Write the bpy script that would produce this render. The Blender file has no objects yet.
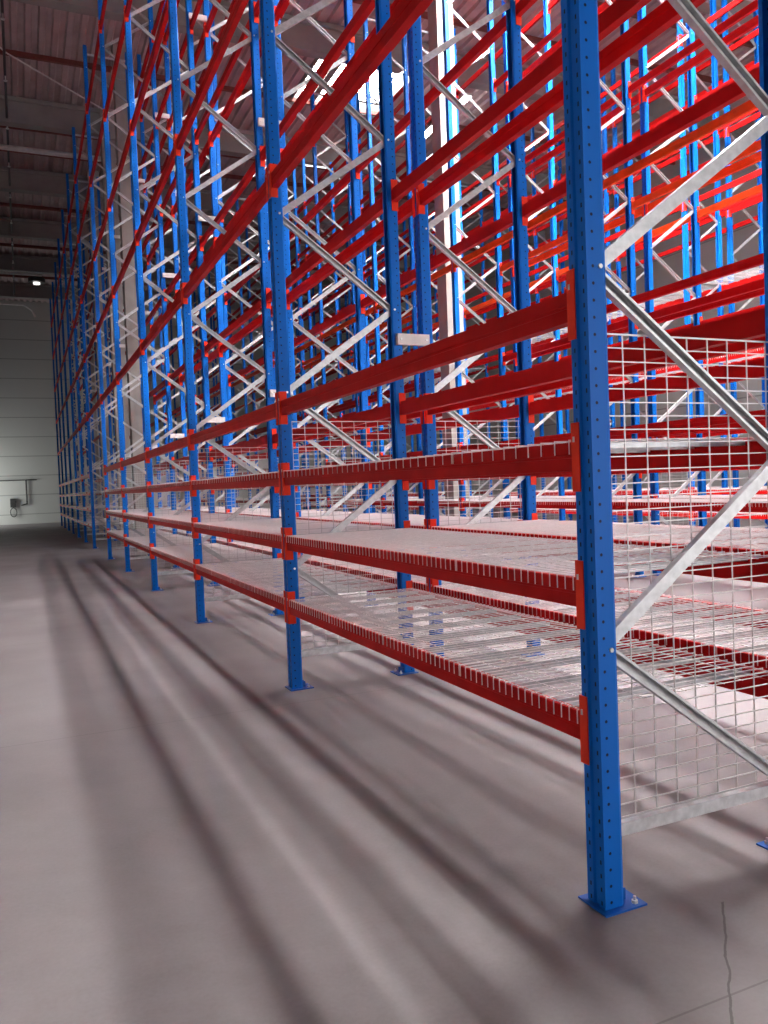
import bpy, math, random
from mathutils import Matrix, Vector
random.seed(7)
sc = bpy.context.scene
COL = sc.collection
ALL = False          # True: every beam an object of its own (used only to see which ones show)
KEEP = {k: set(v.split()) for k, v in dict(
    beams='A00f A00r A01f A01r A02f A02r A03f A03r A04f A04r A10f A10r A11f A12f A12r A13f A13r A14f A14r A15f A15r A16r A20f A21f A22f A22r A23f A23r A24f A24r A25f A25r A26f A26r A27f A27r A30f A31f A32f A33f A33r A34f A34r A35f A35r A36f A36r A37f A37r A38f A38r A40f A41f A42f A43f A43r A44f A44r A45f A45r A46f A46r A47f A47r A48f A48r A54f A55f A56f A57f A58f A63f A64f A65f A66f A67f A68f A75f A76f A77f A78f A86f A87f A88f B00f B00r B01f B01r B02f B02r B03f B03r B04f B04r B05r B10f B11f B12f B12r B13f B13r B14f B14r B15f B15r B16f B16r B20f B21f B23f B23r B24f B24r B25f B25r B26f B26r B27f B33f B33r B34f B34r B35f B35r B36f B36r B37f B37r B38f B38r B43r B44f B44r B45f B45r B46f B47f B48f B48r B54r B55r B58r C11f C12f C12r C13f C13r C14f C14r C15f C15r C16r C21f C22f C23f C23r C24r C25f C25r C26r C27r C31f C32f C33f C35f C38f C41f C43f C44r C45f C45r C46r C47r C48f C48r C54r C55f C55r C56r C57r C58r C65f C74r C75f C77r C78r D11f D13f D13r D14f D14r D15f D15r D16f D16r D21f D23r D24f D24r D25f D25r D26f D26r D27f D28r D34r D35r D36r D38r D44f D45f D45r D46f D47f D48f D48r D54f D54r D55f D55r D56f D56r D57f D58f D58r D65f D65r D67f D68f D68r D76f D86f D87f D88f E20f E21f E24f E24r E25r E26f E26r E27r E28f E30f E31f E34f E34r E35r E36f E36r E37r E38f E40f E41f E44f E45r E46f E46r E47r E48f E54f E54r E55r E56f E56r E57r E58f E58r E66f E68f E76f E86f F26f F27f F28f F36f F36r F37f F37r F38f F38r F46f F46r F47f F47r F48f F48r F55f F55r F56f F56r F57f F57r F58f F58r F65r F66r F67r F68r F97f',
    decks='A000 A001 A002 A003 A010 A011 A012 A013 A020 A021 A022 A023 A100 A1000 A1001 A1002 A1003 A101 A1012 A1013 A102 A103 A110 A1100 A1101 A1102 A111 A1110 A1112 A1113 A112 A113 A120 A121 A122 A123 A200 A201 A202 A203 A210 A211 A212 A213 A220 A221 A222 A223 A300 A301 A302 A303 A310 A311 A312 A313 A320 A321 A322 A323 A400 A401 A402 A403 A410 A411 A412 A413 A420 A421 A422 A423 A600 A602 A603 A610 A612 A613 A620 A622 A623 A700 A701 A702 A710 A711 A712 A720 A721 A800 A801 A802 A803 A810 A811 A812 A813 A822 A900 A903 A910 A913 B000 B001 B002 B003 B010 B011 B012 B013 B100 B101 B102 B103 B110 B111 B112 B113 B200 B201 B202 B203 B210 B211 B212 B213 B300 B301 B302 B303 B310 B311 B312 B313 B400 B401 B402 B403 B410 B411 B412 B413 B610 B701 B900 B910 C101 C110 C111 C112 C113 C210 C211 C212 C213 C310 C311 C313 C410 C411 C412 C413 C610 C612 C613 C711 C712 C811 D1013 D102 D103 D111 D112 D113 D200 D201 D202 D203 D210 D211 D212 D213 D300 D301 D303 D310 D311 D313 D403 D410 D411 D412 D413 D600 D603 D610 D611 D613 D812 D813 D912 E1001 E1052 E201 E202 E203 E211 E212 E213 E242 E243 E252 E253 E300 E301 E302 E310 E311 E312 E313 E340 E341 E342 E343 E350 E351 E352 E353 E400 E401 E402 E403 E410 E411 E412 E413 E441 E442 E443 E451 E452 E453 E600 E601 E602 E610 E611 E612 E640 E641 E643 E650 E651 E652 E653 E701 E740 E742 E743 E750 E751 E752 E753 E801 E812 E840 E842 E851 E852 E853 E900 E902 E910 E911 E913 E940 E941 E943 E950 E951 E952 E953 F1002 F1003 F213 F310 F311 F312 F313 F410 F413 F610 F613 F650 F651 F653 F710 F750 F811 F912',
    more_decks='A1010 A1011 A1020 A1021 A1022 A1023 A1103 A1111 A1121 A1122 A1123 A722 A820 A821 A823 A923 B020 B021 B022 B023 B1000 B1010 B1011 B1100 B1102 B1110 B120 B121 B122 B123 B220 B221 B222 B223 B320 B321 B322 B323 B420 B421 B422 B600 B602 B700 B702 B711 B800 B802 B810 B813 B903 B913 C100 C1010 C1011 C1012 C1013 C102 C103 C120 C121 C122 C123 C200 C220 C221 C222 C223 C320 C321 C323 C420 C421 C423 C611 C621 C623 C710 C713 C810 C812 C813 C821 C823 C910 C911 C913 D101 D1010 D122 D123 D220 D222 D223 D320 D321 D323 D401 D612 D620 D700 D710 D712 D713 D810 D811 D821 D823 D903 D910 D913 D920 E1000 E1002 E1010 E1011 E1012 E1020 E1040 E1041 E1043 E1050 E1051 E1053 E221 E222 E223 E241 E303 E322 E421 E440 E450 E603 E613 E620 E621 E700 E702 E703 E710 E711 E713 E800 E803 E810 E813 E823 E841 E843 E850 E901 E903 F1012 F1013 F1050 F1053 F322 F323 F340 F341 F342 F343 F350 F351 F352 F353 F400 F401 F402 F403 F411 F422 F440 F442 F450 F451 F452 F453 F622 F652 F711 F712 F720 F722 F752 F753 F810 F813 F843 F850 F851 F853 F902 F903 F911 F913 F950 F951 F952 F953',
    frames='A0 A1 A10 A11 A12 A2 A3 A4 A5 A6 A7 A8 A9 B1 B10 B11 B12 B2 B3 B4 B5 B6 B7 B8 B9 C10 C11 C2 C3 C4 C5 C6 C7 C8 C9 D10 D11 D2 D3 D4 D5 D6 D7 D8 D9 E10 E11 E3 E4 E5 E6 E7 E8 E9 F10 F11 F3 F4 F5 F6 F7 F8 F9',
    panels='A0 A1 A2 A3 A4 A5 A6 A7 A8 A9 B1 B2 B3 B4 B5 B6 B7 B8 B9 C2 C3 C4 C5 C6 C7 C8 C9 D2 D3 D4 D5 D6 D7 D8 D9',
    spacers='10 100 101 102 110 111 112 120 121 122 20 21 30 31 32 40 41 42 50 51 52 60 61 62 70 71 72 90 91 92',
).items()}            #@KEEP

# ------------------------------------------------------------------ materials
def mat(name):
    m = bpy.data.materials.new(name); m.use_nodes = True
    nt = m.node_tree; b = nt.nodes['Principled BSDF']
    return m, nt, b

def plain(name, col, rough=.45, metal=0., var=.06, scale=6., spec=.5):
    """paint or metal with faint mottling"""
    m, nt, b = mat(name)
    n = nt.nodes.new('ShaderNodeTexNoise'); n.inputs['Scale'].default_value = scale; n.inputs['Detail'].default_value = 4
    tc = nt.nodes.new('ShaderNodeTexCoord'); nt.links.new(tc.outputs['Object'], n.inputs['Vector'])
    r = nt.nodes.new('ShaderNodeValToRGB')
    lo = [c*(1-var*2) for c in col]; hi = [min(1, c*(1+var)) for c in col]
    r.color_ramp.elements[0].position = .35; r.color_ramp.elements[1].position = .65
    r.color_ramp.elements[0].color = (*lo, 1); r.color_ramp.elements[1].color = (*hi, 1)
    nt.links.new(n.outputs['Fac'], r.inputs['Fac']); nt.links.new(r.outputs['Color'], b.inputs['Base Color'])
    b.inputs['Roughness'].default_value = rough; b.inputs['Metallic'].default_value = metal
    b.inputs['Specular IOR Level'].default_value = spec
    return m

def mnode(nt, op, a, b=None, c=None):
    n = nt.nodes.new('ShaderNodeMath'); n.operation = op
    for i, v in enumerate((a, b, c)):
        if v is None: continue
        if isinstance(v, (int, float)): n.inputs[i].default_value = v
        else: nt.links.new(v, n.inputs[i])
    return n.outputs[0]

def post_paint():
    """blue paint with the punched holes of the side web and the slots of the front face (post-local coordinates)"""
    m, nt, b = mat('blue_post_paint')
    tc = nt.nodes.new('ShaderNodeTexCoord'); s = nt.nodes.new('ShaderNodeSeparateXYZ')
    nt.links.new(tc.outputs['Object'], s.inputs[0]); x, y, z = s.outputs
    fz = mnode(nt, 'MULTIPLY', mnode(nt, 'SUBTRACT', mnode(nt, 'FRACT', mnode(nt, 'DIVIDE', z, .05)), .5), .05)
    dx = mnode(nt, 'SUBTRACT', x, .027)
    fs = mnode(nt, 'MULTIPLY', mnode(nt, 'SUBTRACT', mnode(nt, 'FRACT', mnode(nt, 'DIVIDE', z, .06)), .5), .06)
    d = mnode(nt, 'SQRT', mnode(nt, 'ADD', mnode(nt, 'POWER', dx, 2.), mnode(nt, 'POWER', fs, 2.)))
    side = mnode(nt, 'LESS_THAN', d, .0058)
    dy = mnode(nt, 'SUBTRACT', mnode(nt, 'ABSOLUTE', mnode(nt, 'SUBTRACT', y, .05)), .030)
    slot = mnode(nt, 'MULTIPLY', mnode(nt, 'LESS_THAN', mnode(nt, 'ABSOLUTE', dy), .004), mnode(nt, 'LESS_THAN', mnode(nt, 'ABSOLUTE', fz), .008))
    slot = mnode(nt, 'MULTIPLY', slot, mnode(nt, 'LESS_THAN', x, .003))
    hole = mnode(nt, 'MAXIMUM', side, slot)
    mx = nt.nodes.new('ShaderNodeMix'); mx.data_type = 'RGBA'
    nt.links.new(hole, mx.inputs['Factor']); mx.inputs['A'].default_value = (.002, .145, .60, 1); mx.inputs['B'].default_value = (.004, .012, .05, 1)
    nt.links.new(mx.outputs['Result'], b.inputs['Base Color'])
    b.inputs['Roughness'].default_value = .42; b.inputs['Specular IOR Level'].default_value = .15
    return m

def concrete():
    m, nt, b = mat('polished_concrete')
    tc = nt.nodes.new('ShaderNodeTexCoord')
    def noise(sc_, det, sy=1.):
        mp = nt.nodes.new('ShaderNodeMapping'); mp.inputs['Scale'].default_value = (1, sy, 1); nt.links.new(tc.outputs['Object'], mp.inputs[0])
        n = nt.nodes.new('ShaderNodeTexNoise'); n.inputs['Scale'].default_value = sc_; n.inputs['Detail'].default_value = det
        nt.links.new(mp.outputs[0], n.inputs['Vector']); return n.outputs['Fac']
    a = noise(.9, 6); c = noise(7, 5); e = noise(60, 2)
    f = mnode(nt, 'ADD', mnode(nt, 'MULTIPLY', a, .55), mnode(nt, 'ADD', mnode(nt, 'MULTIPLY', c, .3), mnode(nt, 'MULTIPLY', e, .15)))
    r = nt.nodes.new('ShaderNodeValToRGB'); nt.links.new(f, r.inputs['Fac'])
    r.color_ramp.elements[0].position = .30; r.color_ramp.elements[1].position = .70
    r.color_ramp.elements[0].color = (.185, .163, .166, 1); r.color_ramp.elements[1].color = (.295, .265, .27, 1)
    s = nt.nodes.new('ShaderNodeSeparateXYZ'); nt.links.new(tc.outputs['Object'], s.inputs[0]); x, y, z = s.outputs
    # sawn joints: every 5.8 m across, and along the rack lines
    jy = mnode(nt, 'LESS_THAN', mnode(nt, 'ABSOLUTE', mnode(nt, 'SUBTRACT', mnode(nt, 'FRACT', mnode(nt, 'DIVIDE', mnode(nt, 'SUBTRACT', y, 1.395), 3.87)), .5)), .0010)
    jx = mnode(nt, 'LESS_THAN', mnode(nt, 'ABSOLUTE', mnode(nt, 'SUBTRACT', mnode(nt, 'FRACT', mnode(nt, 'DIVIDE', mnode(nt, 'ADD', x, -.6), 7.0)), .5)), .0010)
    wob = mnode(nt, 'MULTIPLY', mnode(nt, 'SUBTRACT', c, .5), .05)
    ck = mnode(nt, 'LESS_THAN', mnode(nt, 'ABSOLUTE', mnode(nt, 'ADD', wob, mnode(nt, 'SUBTRACT', mnode(nt, 'SUBTRACT', x, y), .56))), .0055)
    ck = mnode(nt, 'MULTIPLY', ck, mnode(nt, 'MULTIPLY', mnode(nt, 'LESS_THAN', y, -.14), mnode(nt, 'GREATER_THAN', y, -1.2)))
    j = mnode(nt, 'MULTIPLY', mnode(nt, 'MAXIMUM', mnode(nt, 'MULTIPLY', mnode(nt, 'MAXIMUM', jy, jx), .6), ck), .6)
    mx = nt.nodes.new('ShaderNodeMix'); mx.data_type = 'RGBA'; nt.links.new(j, mx.inputs['Factor'])
    nt.links.new(r.outputs['Color'], mx.inputs['A']); mx.inputs['B'].default_value = (.06, .05, .05, 1)
    nt.links.new(mx.outputs['Result'], b.inputs['Base Color'])
    rr = mnode(nt, 'ADD', mnode(nt, 'MULTIPLY', c, .25), .42); nt.links.new(rr, b.inputs['Roughness'])
    b.inputs['Specular IOR Level'].default_value = .35
    bp = nt.nodes.new('ShaderNodeBump'); bp.inputs['Strength'].default_value = .05; nt.links.new(c, bp.inputs['Height']); nt.links.new(bp.outputs[0], b.inputs['Normal'])
    return m

def emitter(name, col, s):
    m, nt, b = mat(name)
    b.inputs['Base Color'].default_value = (.8, .8, .8, 1)
    b.inputs['Emission Color'].default_value = (*col, 1); b.inputs['Emission Strength'].default_value = s
    return m

def panel_wall(name, col, pitch):
    """sandwich panels laid horizontally: thin dark joints in the wall's own colour"""
    m, nt, b = mat(name)
    tc = nt.nodes.new('ShaderNodeTexCoord'); s = nt.nodes.new('ShaderNodeSeparateXYZ'); nt.links.new(tc.outputs['Object'], s.inputs[0])
    fr = mnode(nt, 'ABSOLUTE', mnode(nt, 'SUBTRACT', mnode(nt, 'FRACT', mnode(nt, 'DIVIDE', s.outputs[2], pitch)), .5))
    j = mnode(nt, 'LESS_THAN', fr, .022)
    mx = nt.nodes.new('ShaderNodeMix'); mx.data_type = 'RGBA'; nt.links.new(mnode(nt, 'MULTIPLY', j, .5), mx.inputs['Factor'])
    mx.inputs['A'].default_value = (*col, 1); mx.inputs['B'].default_value = (col[0]*.2, col[1]*.2, col[2]*.2, 1)
    nt.links.new(mx.outputs['Result'], b.inputs['Base Color']); b.inputs['Roughness'].default_value = .5
    return m

M = dict(
    post=post_paint(), blue=plain('blue_paint', (.004, .115, .50), .38), red=plain('red_beam_paint', (.49, .0055, .0055), .5, spec=.10),
    orange=plain('orange_beam_colour', (.85, .085, .010), .5, spec=.12), conn=plain('orange_red_connector_paint', (.88, .048, .02), .5, spec=.12),
    galv=plain('galvanised_steel', (.60, .61, .62), .40, .5, .08, 25.), wire=plain('galvanised_wire', (.62, .60, .60), .42, .35, .04, 30.),
    zinc=plain('bright_zinc', (.8, .8, .8), .3, .6), floor=concrete(),
    deck=plain('roof_deck_steel', (.52, .40, .40), .6, 0, .06, 2.), girder=plain('grey_roof_girder', (.31, .30, .285), .8, 0, .05, 2.),
    purlin=plain('red_brown_purlin', (.20, .05, .04), .6), column=plain('pale_concrete_column', (.36, .335, .31), .8, 0, .05, 3.),
    wall=panel_wall('pale_sandwich_panel', (.60, .61, .58), 1.2), pipe=plain('white_pipe_paint', (.75, .72, .70), .4),
    dark=plain('dark_grey_fitting', (.05, .05, .05), .5), sky=emitter('boosted_daylit_glazing', (1., .97, .97), 310.), side_pane=emitter('weakened_daylit_glazing', (1., .97, .97), 150.), dull=emitter('far_weakened_glazing', (1., .97, .97), 30.), deckwire=plain('bright_deck_wire', (.90, .87, .87), .45, .12, .03, 30.), dim=emitter('dim_lamp_lens', (1., .98, .95), 1.6), led=emitter('lit_lamp_tube', (1., .97, .95), 40.),  # pane glow is set to shape the light; the glass is all alike
)

# ------------------------------------------------------------------ mesh helpers
class MB:
    def __init__(s): s.v = []; s.f = []; s.mi = []; s.mats = []
    def m(s, mt):
        if mt not in s.mats: s.mats.append(mt)
        return s.mats.index(mt)
    def add(s, vs, fs, mt):
        o = len(s.v); i = s.m(mt); s.v += [tuple(v) for v in vs]
        for f in fs: s.f.append([o+k for k in f]); s.mi.append(i)
    def box(s, a, b, mt, M4=None):
        x0, y0, z0 = a; x1, y1, z1 = b
        vs = [Vector(p) for p in ((x0,y0,z0),(x1,y0,z0),(x1,y1,z0),(x0,y1,z0),(x0,y0,z1),(x1,y0,z1),(x1,y1,z1),(x0,y1,z1))]
        if M4 is not None: vs = [M4 @ v for v in vs]
        s.add(vs, [(0,3,2,1),(4,5,6,7),(0,1,5,4),(1,2,6,5),(2,3,7,6),(3,0,4,7)], mt)
    def prism(s, poly, z0, z1, mt, M4=None):
        """closed outline in xy swept along z"""
        n = len(poly); vs = [Vector((x, y, z0)) for x, y in poly] + [Vector((x, y, z1)) for x, y in poly]
        if M4 is not None: vs = [M4 @ v for v in vs]
        s.add(vs, [tuple(range(n-1, -1, -1)), tuple(range(n, 2*n))] + [(i, (i+1) % n, n+(i+1) % n, n+i) for i in range(n)], mt)
    def tube(s, p, q, r, mt, n=8):
        p, q = Vector(p), Vector(q); d = (q-p); L = d.length
        M4 = Matrix.Translation(p) @ d.to_track_quat('Z', 'Y').to_matrix().to_4x4()
        s.prism([(r*math.cos(2*math.pi*i/n), r*math.sin(2*math.pi*i/n)) for i in range(n)], 0, L, mt, M4)
    def mesh(s, name):
        me = bpy.data.meshes.new(name); me.from_pydata(s.v, [], s.f)
        for mt in s.mats: me.materials.append(mt)
        me.polygons.foreach_set('material_index', s.mi); me.update(); return me

def link(name, me, parent=None, loc=(0,0,0), rz=0., ry=0.):
    o = bpy.data.objects.new(name, me); COL.objects.link(o)
    o.location = loc; o.rotation_euler = (0, ry, rz)
    if parent: o.parent = parent
    return o
def tag(o, label, cat, group=None):
    o['label'] = label; o['category'] = cat; o['kind'] = 'thing'
    if group: o['group'] = group
    return o
def struct(name, mb, loc=(0,0,0), label=None, parent=None):
    o = link(name, mb.mesh(name) if isinstance(mb, MB) else mb, parent, loc); o['kind'] = 'structure'
    if label: o['label'] = label
    return o

# ------------------------------------------------------------------ rack dimensions
PW, PD, D, TOP = .10, .086, 1.06, 12.4          # upright width (along the aisle) and depth, frame depth, frame height
FY = [0, 3.7, 7.4, 11.1, 14.8, 18.5, 23.2, 26.9, 30.6, 34.3, 38.0, 41.7, 45.4]   # frame stations; 18.5..23.2 spans the cross passage
LV = [.6435, 1.141, 1.642, 2.19, 3.918, 5.646, 7.374, 9.147, 10.88]             # connector centres
COLS = ((1.16,20.9),(1.16,24.8),(1.16,30.1),(1.16,36.4),(6.96,13.4))   # building columns in the gaps between rows
ROWX = dict(A=0., B=1.26, C=5.77, D=7.09, E=11.55, F=12.87)
ROWN = dict(A='aisle row', B='second row', C='third row', D='fourth row', E='fifth row', F='sixth row')
ORD = 'first second third fourth fifth sixth seventh eighth ninth tenth eleventh twelfth thirteenth'.split()
LVN = ['lowest', 'second', 'third', 'fourth', 'fifth', 'sixth', 'seventh', 'eighth', 'topmost']
WHERE = dict(A='beside the open aisle', B='behind the aisle row', C='across the next aisle', D='behind the third row', E='far back in the hall', F='deepest in the hall')

# ------------------------------------------------------------------ rack meshes (shared by every copy)
def post_mesh():
    t = .003; W = PW; P_ = PD
    o = [(0,0),(0,.036),(.009,.040),(.009,.060),(0,.064),(0,W),(P_-.012,W),(P_,W-.006),(P_,W-.026),(P_-t,W-.026),(P_-t,W-.008),(P_-.014,W-t),
         (t,W-t),(t,.066),(.012,.062),(.012,.038),(t,.034),(t,t),(P_-.014,t),(P_-t,.008),(P_-t,.026),(P_,.026),(P_,.006),(P_-.012,0)]
    b = MB(); b.prism([(x, y) for x, y in o][::-1], .006, TOP, M['post']); return b.mesh('post')
def plate_mesh():
    b = MB(); b.box((-.022,-.03,0), (.165,.13,.007), M['blue'])
    for x, y in ((.128,-.005),(.128,.105)):
        b.prism([(x+.012*math.cos(i*math.pi/3), y+.012*math.sin(i*math.pi/3)) for i in range(6)], .007, .018, M['zinc'])
        b.tube((x,y,.018),(x,y,.032),.006,M['zinc'],6)
    b.box((PD-.004,.03,.007),(PD+.03,.034,.05),M['blue']); b.box((PD-.004,.066,.007),(PD+.03,.070,.05),M['blue'])
    return b.mesh('base_plate')
def channel(b, L, mt, w=.048, h=.030, t=.0022):
    """open C profile along +x, web facing -y, flanges towards +y; starts at the origin"""
    b.box((0,0,-w/2),(L,t,w/2),mt); b.box((0,t,w/2-t),(L,h,w/2),mt); b.box((0,t,-w/2),(L,h,-w/2+t),mt)
    b.box((0,h-t,w/2-t-.008),(L,h,w/2-t),mt); b.box((0,h-t,-w/2+t),(L,h,-w/2+t+.008),mt)
X0, X1 = PD-.028, D-PD+.028       # brace bolt points inside the posts
PITCH = .683
def diag_mesh(up):
    b = MB(); L = math.hypot(X1-X0, PITCH); b_ = MB(); channel(b_, L, M['galv'])
    ang = math.atan2(PITCH, X1-X0)*(1 if up else -1)
    R = Matrix.Rotation(-ang, 4, 'Y')
    if up: b.add([R @ Vector(v) for v in b_.v], b_.f, M['galv'])
    else: b.add([R @ Vector((v[0], .030-v[1], v[2])) for v in b_.v], [f[::-1] for f in b_.f], M['galv'])
    for p in (Vector((0,0,0)), Vector((X1-X0,0,PITCH if up else -PITCH))):   # bolt through the post web with its hex head
        b.prism([(p.x+.009*math.cos(i*math.pi/3), .009*math.sin(i*math.pi/3)) for i in range(6)], -.042, -.033, M['zinc'], Matrix.Translation((0,0,p.z)) @ Matrix.Rotation(-math.pi/2, 4, 'X') @ Matrix.Scale(1,4))
    return b.mesh('diagonal_brace')
def horiz_mesh():
    b = MB(); channel(b, X1-X0, M['galv']); return b.mesh('horizontal_brace')
def mesh_panel_mesh():
    b = MB(); x0, x1, z0, z1 = PD+.012, D-PD-.012, .29, 2.09; r = .0021
    for i in range(9):
        x = .11+.105*i
        b.box((x-r,-r,z0),(x+r,r,z1),M['wire'])
    n = int(round((z1-z0)/.05))
    for i in range(n+1):
        z = z0+.05*i; q = r if i not in (0, n) else r*1.5
        b.box((x0,-r-2*r,z-q),(x1,-r,z+q),M['wire'])
    return b.mesh('side_mesh_panel')
def beam_mesh(L, mt, tall):
    h = .110 if tall else .105; t = .05
    # box beam outline (depth x height) with a rolled seam on the face and a step on the inner top edge
    o = [(0,0),(0,h*.44),(.003,h*.46),(.003,h*.54),(0,h*.56),(0,h),(.034,h),(.034,h-.022),(t,h-.022),(t,0)]
    b = MB(); Mx = Matrix(((1,0,0,0),(0,0,1,0),(0,1,0,0),(0,0,0,1)))
    b.prism(o, 0, L, mt, Mx); return b.mesh('load_beam')
def conn_mesh(end):
    """hooked end plate: flange over the post's front face, web against the beam end, a white safety pin"""
    b = MB(); h = .125
    b.box((-.011,-.006,-h),(.046,0,h),M['conn']); b.box((-.0112,-.044,-h),(-.0070,0,h),M['conn'])
    for z in (-.085,-.035,.035,.085): b.box((-.007,-.036,z-.012),(-.001,-.022,z+.012),M['conn'])
    b.box((-.015,-.020,.055),(-.0112,-.012,.075),M['zinc'])
    if end: b.v = [(x,-y,z) for x, y, z in b.v]; b.f = [f[::-1] for f in b.f]
    return b.mesh('end_connector')
def deck_mesh(w, gap):
    """welded wire deck, wires dropping over both beams, on three channels"""
    b = MB(); r = .0016; g = M['deckwire']; n = int(round(w/gap))
    for i in range(n+1):
        y = i*w/n
        b.box((-.0020,y-r,-r),(D+.0020,y+r,r),g)
        b.box((-.0020-2*r,y-r,-.052),(-.0020,y+r,r),g); b.box((D+.0020,y-r,-.052),(D+.0020+2*r,y+r,r),g)
    for i in range(11):
        x = .015+i*(D-.03)/10
        b.box((x-r,0,-3*r),(x+r,w,-r),g)
    return b.mesh('wire_deck')
def deck_channels(w):
    b = MB(); g = M['galv']
    for y in (w*.17, w*.5, w*.83):
        b.box((.036,y-.024,-.026),(D-.036,y-.021,-.006),g); b.box((.036,y+.021,-.026),(D-.036,y+.024,-.006),g)
    return b.mesh('support_channels')
def spacer_mesh():
    """white tie strapped across the facing posts of two rows"""
    b = MB(); L = .29; b.box((0,-.004,-.045),(L,0,.045),M['pipe']); b.box((0,-.040,.042),(L,-.004,.045),M['pipe']); b.box((0,-.040,-.045),(L,-.004,-.042),M['pipe'])
    b.box((0,-.040,-.042),(L,-.037,.042),M['pipe'])
    for x in (.03, L-.03): b.prism([(x+.010*math.cos(i*math.pi/3), .010*math.sin(i*math.pi/3)) for i in range(6)], .040, .047, M['zinc'], Matrix.Rotation(math.pi/2, 4, 'X'))
    return b.mesh('row_spacer')

ME = dict(post=post_mesh(), plate=plate_mesh(), up=diag_mesh(True), dn=diag_mesh(False), hor=horiz_mesh(), panel=mesh_panel_mesh(), c0=conn_mesh(0), c1=conn_mesh(1), spacer=spacer_mesh())
_bm = {}
def beam_me(L, colr, tall):
    k = (round(L, 3), colr, tall)
    if k not in _bm: _bm[k] = beam_mesh(L, M[colr], tall)
    return _bm[k]
_dk = {}
def deck_me(w, gap):
    k = (round(w, 3), gap)
    if k not in _dk: _dk[k] = (deck_mesh(w, gap), deck_channels(w))
    return _dk[k]

# ------------------------------------------------------------------ racking
def frame(row, k):
    t = link('upright_frame', None, None, (ROWX[row], FY[k], 0))
    tag(t, f"tall blue upright frame, {ORD[k]} station of the {ROWN[row]} {WHERE[row]}", 'rack frame', f"upright frames of the {ROWN[row]}")
    p = link('post', ME['post'], t); link('base_plate', ME['plate'], p)
    p = link('post', ME['post'], t, (D, PW, 0), math.pi); link('base_plate', ME['plate'], p)
    yb = .036
    link('horizontal_brace', ME['hor'], t, (X0, yb, .265))
    z = .945; up = False
    link('diagonal_brace', ME['dn'], t, (X0, yb, z))
    for i in range(16):
        if i % 2 == 0: link('diagonal_brace', ME['up'], t, (X0, yb, z)); z += PITCH
        else: link('diagonal_brace', ME['dn'], t, (X0, yb, z+PITCH)); z += PITCH
    link('horizontal_brace', ME['hor'], t, (X0, yb, TOP-.2))
    return t

rest = MB(); rest_decks = MB()
def beam(row, k, l, side):
    key = f"{row}{k}{l}{side}"
    y0, y1 = FY[k]+PW+.008, FY[k+1]-.008
    tall = l >= 3; h = .110 if tall else .105
    colr = 'orange' if (row in 'CD' and l == 5) else 'red'  # one level of the third and fourth rows is coloured orange
    top = LV[l]+(.055 if tall else .056)
    me = beam_me(y1-y0, colr, tall)
    if side == 'f': loc = (ROWX[row]+.004, y0, top-h); rz = 0
    else: loc = (ROWX[row]+D-.004, y1, top-h); rz = math.pi
    if not ALL and key not in KEEP.get('beams', ()):
        M4 = Matrix.Translation(loc) @ Matrix.Rotation(rz, 4, 'Z'); rest.add([M4 @ v.co for v in me.vertices], [p.vertices[:] for p in me.polygons], M[colr])
        return
    o = link('load_beam', me, None, loc, rz)
    cn = 'orange' if colr == 'orange' else 'red'
    edge = 'front' if side == 'f' else 'rear'
    tag(o, f"{cn} beam on the {edge} edge, {LVN[l]} level, {ORD[k]} bay of the {ROWN[row]}", 'rack beam', f"load beams of the {ROWN[row]}")
    zc = LV[l]-(top-h)
    link('end_connector', ME['c0'], o, (0, 0, zc)); link('end_connector', ME['c1'], o, (0, y1-y0, zc))
    if ALL: o['key'] = key
    for c in o.children: c['label'] = 'orange-red hooked connector'

def deck(row, k, l):
    n = 4
    y0 = FY[k]+PW+.02; w = (FY[k+1]-FY[k]-PW-.04)/n
    dm, ch = deck_me(w-.012, .085 if l == 2 else .05)
    for i in range(n):
        key = f"{row}{k}{l}{i}"
        if any(ROWX[row]-.25 < cx < ROWX[row]+D+.25 and y0+i*w-.2 < cy_ < y0+(i+1)*w+.2 for cx, cy_ in COLS): continue
        loc = (ROWX[row], y0+i*w+.006, LV[l]+(.056 if l < 3 else .055)+.0080)
        if not ALL and key not in KEEP.get('decks', ()):
            if key in KEEP.get('more_decks', ()):
                for me in (dm, ch): rest_decks.add([v.co+Vector(loc) for v in me.vertices], [p.vertices[:] for p in me.polygons], me.materials[0])
            continue
        o = link('wire_deck', dm, None, loc)
        tag(o, f"galvanised wire deck, {ORD[i]} of four on the {LVN[l]} level, {ORD[k]} bay of the {ROWN[row]}", 'wire deck', f"wire decks of the {ROWN[row]}")
        link('support_channels', ch, o)
        if ALL: o['key'] = key

NO_BEAM = set()
for k in (5, 6, 7, 9): NO_BEAM |= {('A', k, 'r'), ('B', k, 'f')}      # the columns stand in the gap between the rows here
NO_BEAM |= {('C', 3, 'r'), ('D', 3, 'f')}
for row in 'ABCDEF':
    k0, k1 = dict(A=(0,12), B=(0,12), C=(1,11), D=(1,11), E=(2,11), F=(2,11))[row]
    for k in range(k0, k1+1):
        if ALL or f"{row}{k}" in KEEP.get('frames', ()):
            t = frame(row, k)
            if ALL: t['key'] = f"{row}{k}"
        if row in 'ABCD' and k < 10 and (ALL or f"{row}{k}" in KEEP.get('panels', ())):
            o = link('side_mesh_panel', ME['panel'], None, (ROWX[row], FY[k]+.078, 0))
            tag(o, f"wire mesh side panel on the {ORD[k]} frame of the {ROWN[row]}", 'mesh panel', f"mesh side panels of the {ROWN[row]}")
            if ALL: o['key'] = f"{row}{k}"
        if k == k1: continue
        for l in range(9):
            if k == 5 and l < 4: continue
            for side in 'fr':
                if (row, k, side) in NO_BEAM: continue
                beam(row, k, l, side)
            if (l < 3 or (row in 'EF' and l in (4, 5))) and k != 5: deck(row, k, l)
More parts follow.
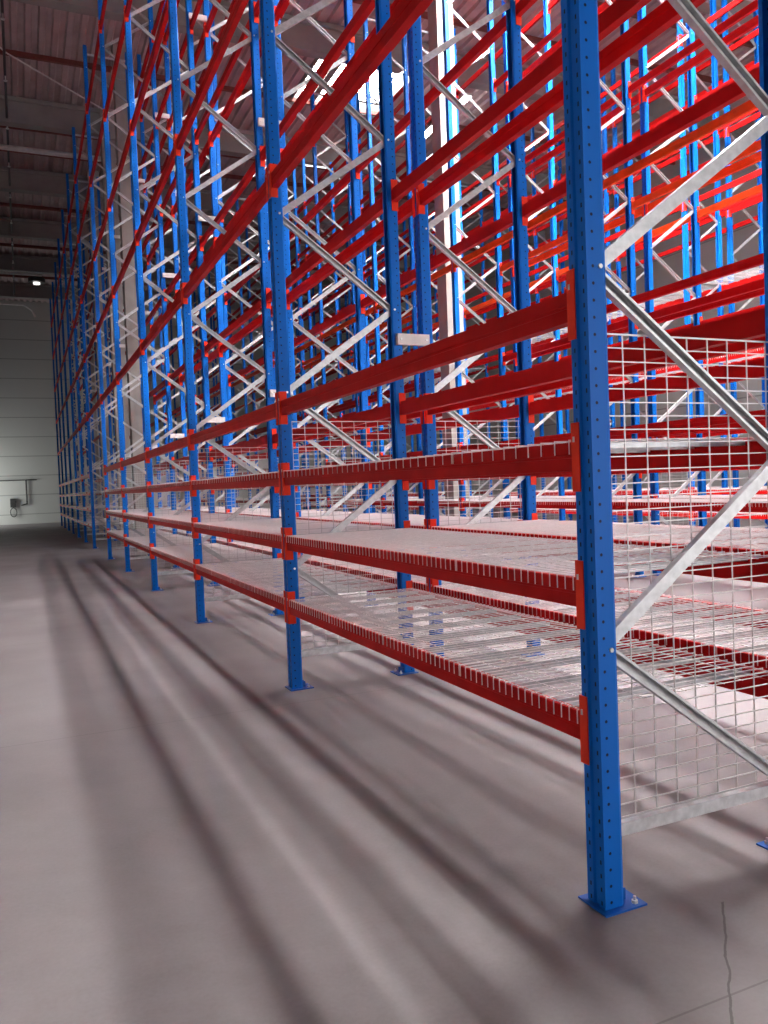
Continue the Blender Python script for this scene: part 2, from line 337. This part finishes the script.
for k in range(13):
    for j, z in enumerate((2.75, 6.05, 9.30)):
        if not (ALL or f"{k}{j}" in KEEP.get('spacers', ())): continue
        o = link('row_spacer', ME['spacer'], None, (D-.058, FY[k]-.001, z))
        tag(o, f"white row spacer, {('lowest','middle','highest')[j]} at the {ORD[k]} frame, between aisle row and second row", 'row spacer', 'row spacers tying the first two rows')
        if ALL: o['key'] = f"{k}{j}"
if rest.v:
    o = link('load_beams', rest.mesh('load_beams')); o['kind'] = 'stuff'
    o['label'] = 'remaining red and orange beams, mostly hidden deep inside the racks'; o['category'] = 'rack beams'

if rest_decks.v:
    o = link('wire_decks', rest_decks.mesh('wire_decks')); o['kind'] = 'stuff'
    o['label'] = 'remaining galvanised wire decks, mere slivers deep inside the racks'; o['category'] = 'wire decks'

# ------------------------------------------------------------------ hall
XL, XR, YN, YF, ZC = -6.5, 22., -11., 52.6, 13.75
b = MB(); b.box((XL,YN,-.2),(XR,YF,0),M['floor']); struct('floor', b, label='grey concrete floor with sawn joints')
def wall_y(name, y, openings, label):
    b = MB(); segs = sorted(openings); x = XL
    for (a, c, h) in segs:
        b.box((x,y,0),(a,y+.2,ZC+.3),M['wall']); b.box((a,y,h),(c,y+.2,ZC+.3),M['wall']); x = c
    b.box((x,y,0),(XR,y+.2,ZC+.3),M['wall']); struct(name, b, label=label)
def wall_x(name, x, openings, label):
    b = MB(); y = YN
    for (a, c, h) in sorted(openings):
        b.box((x,y,0),(x+.2,a,ZC+.3),M['wall']); b.box((x,a,h),(x+.2,c,ZC+.3),M['wall']); y = c
    b.box((x,y,0),(x+.2,YF,ZC+.3),M['wall']); struct(name, b, label=label)
wall_y('wall_back', YF, [], 'pale panelled wall closing the far end of the aisle')
wall_y('wall_front', YN-.2, [(4., 14., 5.5)], None)  # opening added out of view for the rear light
wall_x('wall_left', XL-.2, [(48.6, 52.3, 3.4)], None)  # opening added out of view for the light on the far wall
wall_x('wall_right', XR, [], 'pale panelled side wall behind the deepest racks')

GY = [-10.0, -4.2, 1.6, 7.4, 12.6, 17.9, 24.8, 30.6, 36.4, 42.2, 48.0]
# corrugated deck, open where the roof glazing sits
SKY = [(1.95, 7.0), (7.75, 10.8), (19.35, 22.3)]
SX0, SX1 = 6.45, 9.45
b = MB(); pitch = .33; dz = .075
def strip(x0, x1, y0, y1):
    n = int(round((x1-x0)/pitch)); p = (x1-x0)/n; pts = []
    for i in range(n):
        x = x0+i*p; pts += [(x, 0), (x+p*.38, 0), (x+p*.5, dz), (x+p*.88, dz)]
    pts.append((x1, 0))
    vs = [(x, y0, ZC+z) for x, z in pts]+[(x, y1, ZC+z) for x, z in pts]; m_ = len(pts)
    b.add(vs, [(i, m_+i, m_+i+1, i+1) for i in range(m_-1)], M['deck'])
y = YN
for a, c in SKY:
    strip(XL, XR, y, a); strip(XL, SX0, a, c); strip(SX1, XR, a, c); y = c
strip(XL, XR, y, YF)
struct('ceiling', b, label='corrugated steel roof deck')
for i, (a, c) in enumerate(SKY):
    fr = MB()
    for x0, x1, y0, y1 in ((SX0-.06,SX0,a-.06,c+.06),(SX1,SX1+.06,a-.06,c+.06),(SX0,SX1,a-.06,a),(SX0,SX1,c,c+.06),(6.95,7.15,a,c),(7.95,8.15,a,c)):
        fr.box((x0,y0,ZC-.04),(x1,y1,ZC+.45),M['girder'])
    w = struct(f'window_{i+1}', fr, label='bright roof light glazed between the girders')
    side_m, mid_m = (M['side_pane'], M['sky']) if a < 15 else (M['dull'], M['dull'])  # centre pane boosted for sharp floor stripes, far panes weakened
    gl = MB(); gl.box((SX0,a,ZC+.40),(6.95,c,ZC+.43),side_m); gl.box((7.15,a,ZC+.40),(7.95,c,ZC+.43),mid_m); gl.box((8.15,a,ZC+.40),(SX1,c,ZC+.43),side_m)
    link('glazing', gl.mesh('glazing'), w)
for i, y in enumerate(GY):
    b = MB(); b.box((XL,y,ZC-.78),(XR,y+.34,ZC-.02),M['girder']); b.box((XL,y-.08,ZC-.14),(XR,y+.42,ZC-.02),M['girder'])
    struct('roof_girder', b, label='pale grey roof girder')
for i in range(len(GY)-1):
    for q in (1, 2):
        y = GY[i]+q*1.95
        if SKY and any(a-.1 < y < c+.1 for a, c in SKY): y = GY[i]+(.15 if q == 1 else 4.1)
        b = MB(); b.box((XL,y,ZC-.14),(XR,y+.09,ZC-.005),M['purlin']); struct('roof_purlin', b)
def column(x, y):
    b = MB(); b.box((x-.2,y-.2,0),(x+.2,y+.2,ZC-.02),M['column']); b.box((x-.28,y-.28,ZC-1.0),(x+.28,y+.28,ZC-.78),M['column'])
    struct('concrete_column', b, label='pale concrete column between two rack rows')
for x, y in COLS: column(x, y)

# roof services
def pipe(name, pts, r, label, cat, group=None, mt='pipe'):
    b = MB()
    for p, q in zip(pts, pts[1:]): b.tube(p, q, r, M[mt])
    return tag(link(name, b.mesh(name)), label, cat, group)
pipe('service_pipe', [(XL,26.6,12.9),(1.6,26.6,12.9)], .09, 'white horizontal pipe under the roof across the aisle, higher of two', 'pipe', 'pipes crossing the aisle')
pipe('service_pipe', [(XL,42.9,13.0),(-.4,42.9,13.0)], .07, 'white horizontal pipe under the roof, just above the far wall', 'pipe', 'pipes crossing the aisle')
pipe('wall_pipe', [(XL,YF-.2,13.5),(-1.2,YF-.2,13.5),(-.75,YF-.2,13.2),(-.6,YF-.2,12.8)], .06, 'pale bent pipe along the top of the far wall', 'pipe')
pipe('roof_cable', [(-2.2,20.6,13.4),(-1.69,21.6,13.45),(-.2,23.1,13.5),(1.2,24.4,13.5)], .022, 'thin pale cable running diagonally under the roof deck', 'cable')
pipe('sprinkler_pipe', [(-1.72,16.,13.1),(-1.72,48.,13.1)], .035, 'thin dark sprinkler pipe along the aisle under the roof', 'pipe', None, 'dark')
for i in range(9):
    b = MB(); b.tube((0,0,0),(0,0,-.12),.02,M['zinc'],6); b.tube((0,0,-.12),(0,0,-.14),.05,M['zinc'],8)
    tag(link('ceiling_sprinkler', b.mesh('ceiling_sprinkler'), None, (-1.72,19.+3.1*i,13.06)), 'small zinc sprinkler head hanging from the dark pipe above the aisle', 'sprinkler', 'sprinkler heads above the aisle')
t = link('ceiling_lamp', None, None, (-.62,44.5,13.0)); tag(t, 'dark round ceiling lamp with a small bright lens above the far aisle', 'lamp')
b = MB(); b.prism([(.42*math.cos(i*math.pi/8), .42*math.sin(i*math.pi/8)) for i in range(16)], -.0, .22, M['dark']); b.tube((0,0,.22),(0,0,.9),.02,M['dark']); link('lamp_housing', b.mesh('lamp_housing'), t)
b = MB(); b.prism([(.17*math.cos(i*math.pi/8), .15*math.sin(i*math.pi/8)) for i in range(16)], -.1, -.0, M['dim']); link('lens', b.mesh('lens'), t)
# wall conduit and the cluster of fittings on the far wall
b = MB(); yw = YF-.12
b.tube((XL,yw,2.72),(-1.0,yw,2.72),.03,M['dark']); b.tube((-1.62,yw,2.72),(-1.62,yw,1.2),.05,M['dark']); b.tube((-1.62,yw,1.25),(-1.95,yw,1.15),.04,M['dark'])
tag(link('wall_conduit', b.mesh('wall_conduit')), 'dark conduit running along and down the pale far wall', 'conduit')
t = link('hose_valve', None, None, (-2.35,YF-.04,1.1)); tag(t, 'dark valve with a looped hose on the pale far wall below the conduit', 'valve')
b = MB(); b.box((-.22,-.12,-.05),(.1,0,.5),M['dark']); b.tube((0,-.16,.3),(0,-.1,.3),.14,M['dark'],10); link('valve_body', b.mesh('valve_body'), t)
b = MB(); ps = [(-.3+.05*math.cos(a)*6*.6+.25, -.1, -.35+.28*math.sin(a)) for a in [i*2*math.pi/14 for i in range(15)]]
for p, q in zip(ps, ps[1:]): b.tube(p, q, .035, M['dark'], 6)
link('hose', b.mesh('hose'), t)
for i, y in enumerate((1.9, 7.7, 19.3)):  # first two lamps are unseen, added to light the aisle behind
    t = link('strip_lamp', None, None, (11.15,y,13.3))
    tag(t, f"long lit strip lamp under the roof beyond the fourth row, {('first added','second','third')[i]} along the aisle", 'lamp', 'strip lamps under the roof')
    b = MB(); b.box((-.12,0,.02),(.12,3.5,.10),M['pipe']); b.tube((0,.4,.1),(0,.4,.42),.01,M['zinc'],6); b.tube((0,3.1,.1),(0,3.1,.42),.01,M['zinc'],6); link('lamp_housing', b.mesh('lamp_housing'), t)
    b = MB(); b.box((-.1,.02,-.02),(.1,3.48,.02),M['led']); link('lamp_tube', b.mesh('lamp_tube'), t)

# ------------------------------------------------------------------ added lights in openings out of view
def area(name, loc, rot, sx, sy, power, col=(1, 1, 1)):
    l = bpy.data.lights.new(name, 'AREA'); l.shape = 'RECTANGLE'; l.size = sx; l.size_y = sy; l.energy = power; l.color = col
    o = bpy.data.objects.new(name, l); COL.objects.link(o); o.location = loc; o.rotation_euler = rot; return o
area('added_rear_light', (9., YN-.3, 2.8), (math.radians(90), 0, 0), 10., 5.4, 850, (1., .97, .96))  # unseen light added to brighten post sides facing the camera
area('added_far_wall_light', (XL-.1, 50.45, 1.7), (0, math.radians(-90), 0), 3.4, 3.7, 330, (.97, 1., .97))  # unseen light added to brighten the foot of the far wall
w = bpy.data.worlds.new('World'); sc.world = w; w.use_nodes = True
w.node_tree.nodes['Background'].inputs[0].default_value = (.75, .80, .85, 1); w.node_tree.nodes['Background'].inputs[1].default_value = .6

# ------------------------------------------------------------------ camera
f, yaw, pit, rol, h, dx, dy = 807.32, .4195, .03369, -.03857, 1.5691, 1.8409, 2.3048
cy, sy = math.cos(yaw), math.sin(yaw)
F = Vector((sy*math.cos(pit), cy*math.cos(pit), -math.sin(pit))); R = Vector((cy, -sy, 0)); U = R.cross(F)
R2 = math.cos(rol)*R+math.sin(rol)*U; U2 = -math.sin(rol)*R+math.cos(rol)*U
cd = bpy.data.cameras.new('camera'); cam = bpy.data.objects.new('camera', cd); COL.objects.link(cam)
cd.sensor_fit = 'HORIZONTAL'; cd.sensor_width = 36.; cd.lens = f/768*36.; cd.clip_end = 300
cam.matrix_world = Matrix(((R2.x, U2.x, -F.x, -dx), (R2.y, U2.y, -F.y, -dy), (R2.z, U2.z, -F.z, h), (0, 0, 0, 1)))
sc.camera = cam
vs = sc.view_settings; vs.view_transform = 'Standard'; vs.look = 'None'; vs.gamma = 1; vs.use_curve_mapping = False; vs.exposure = 0.
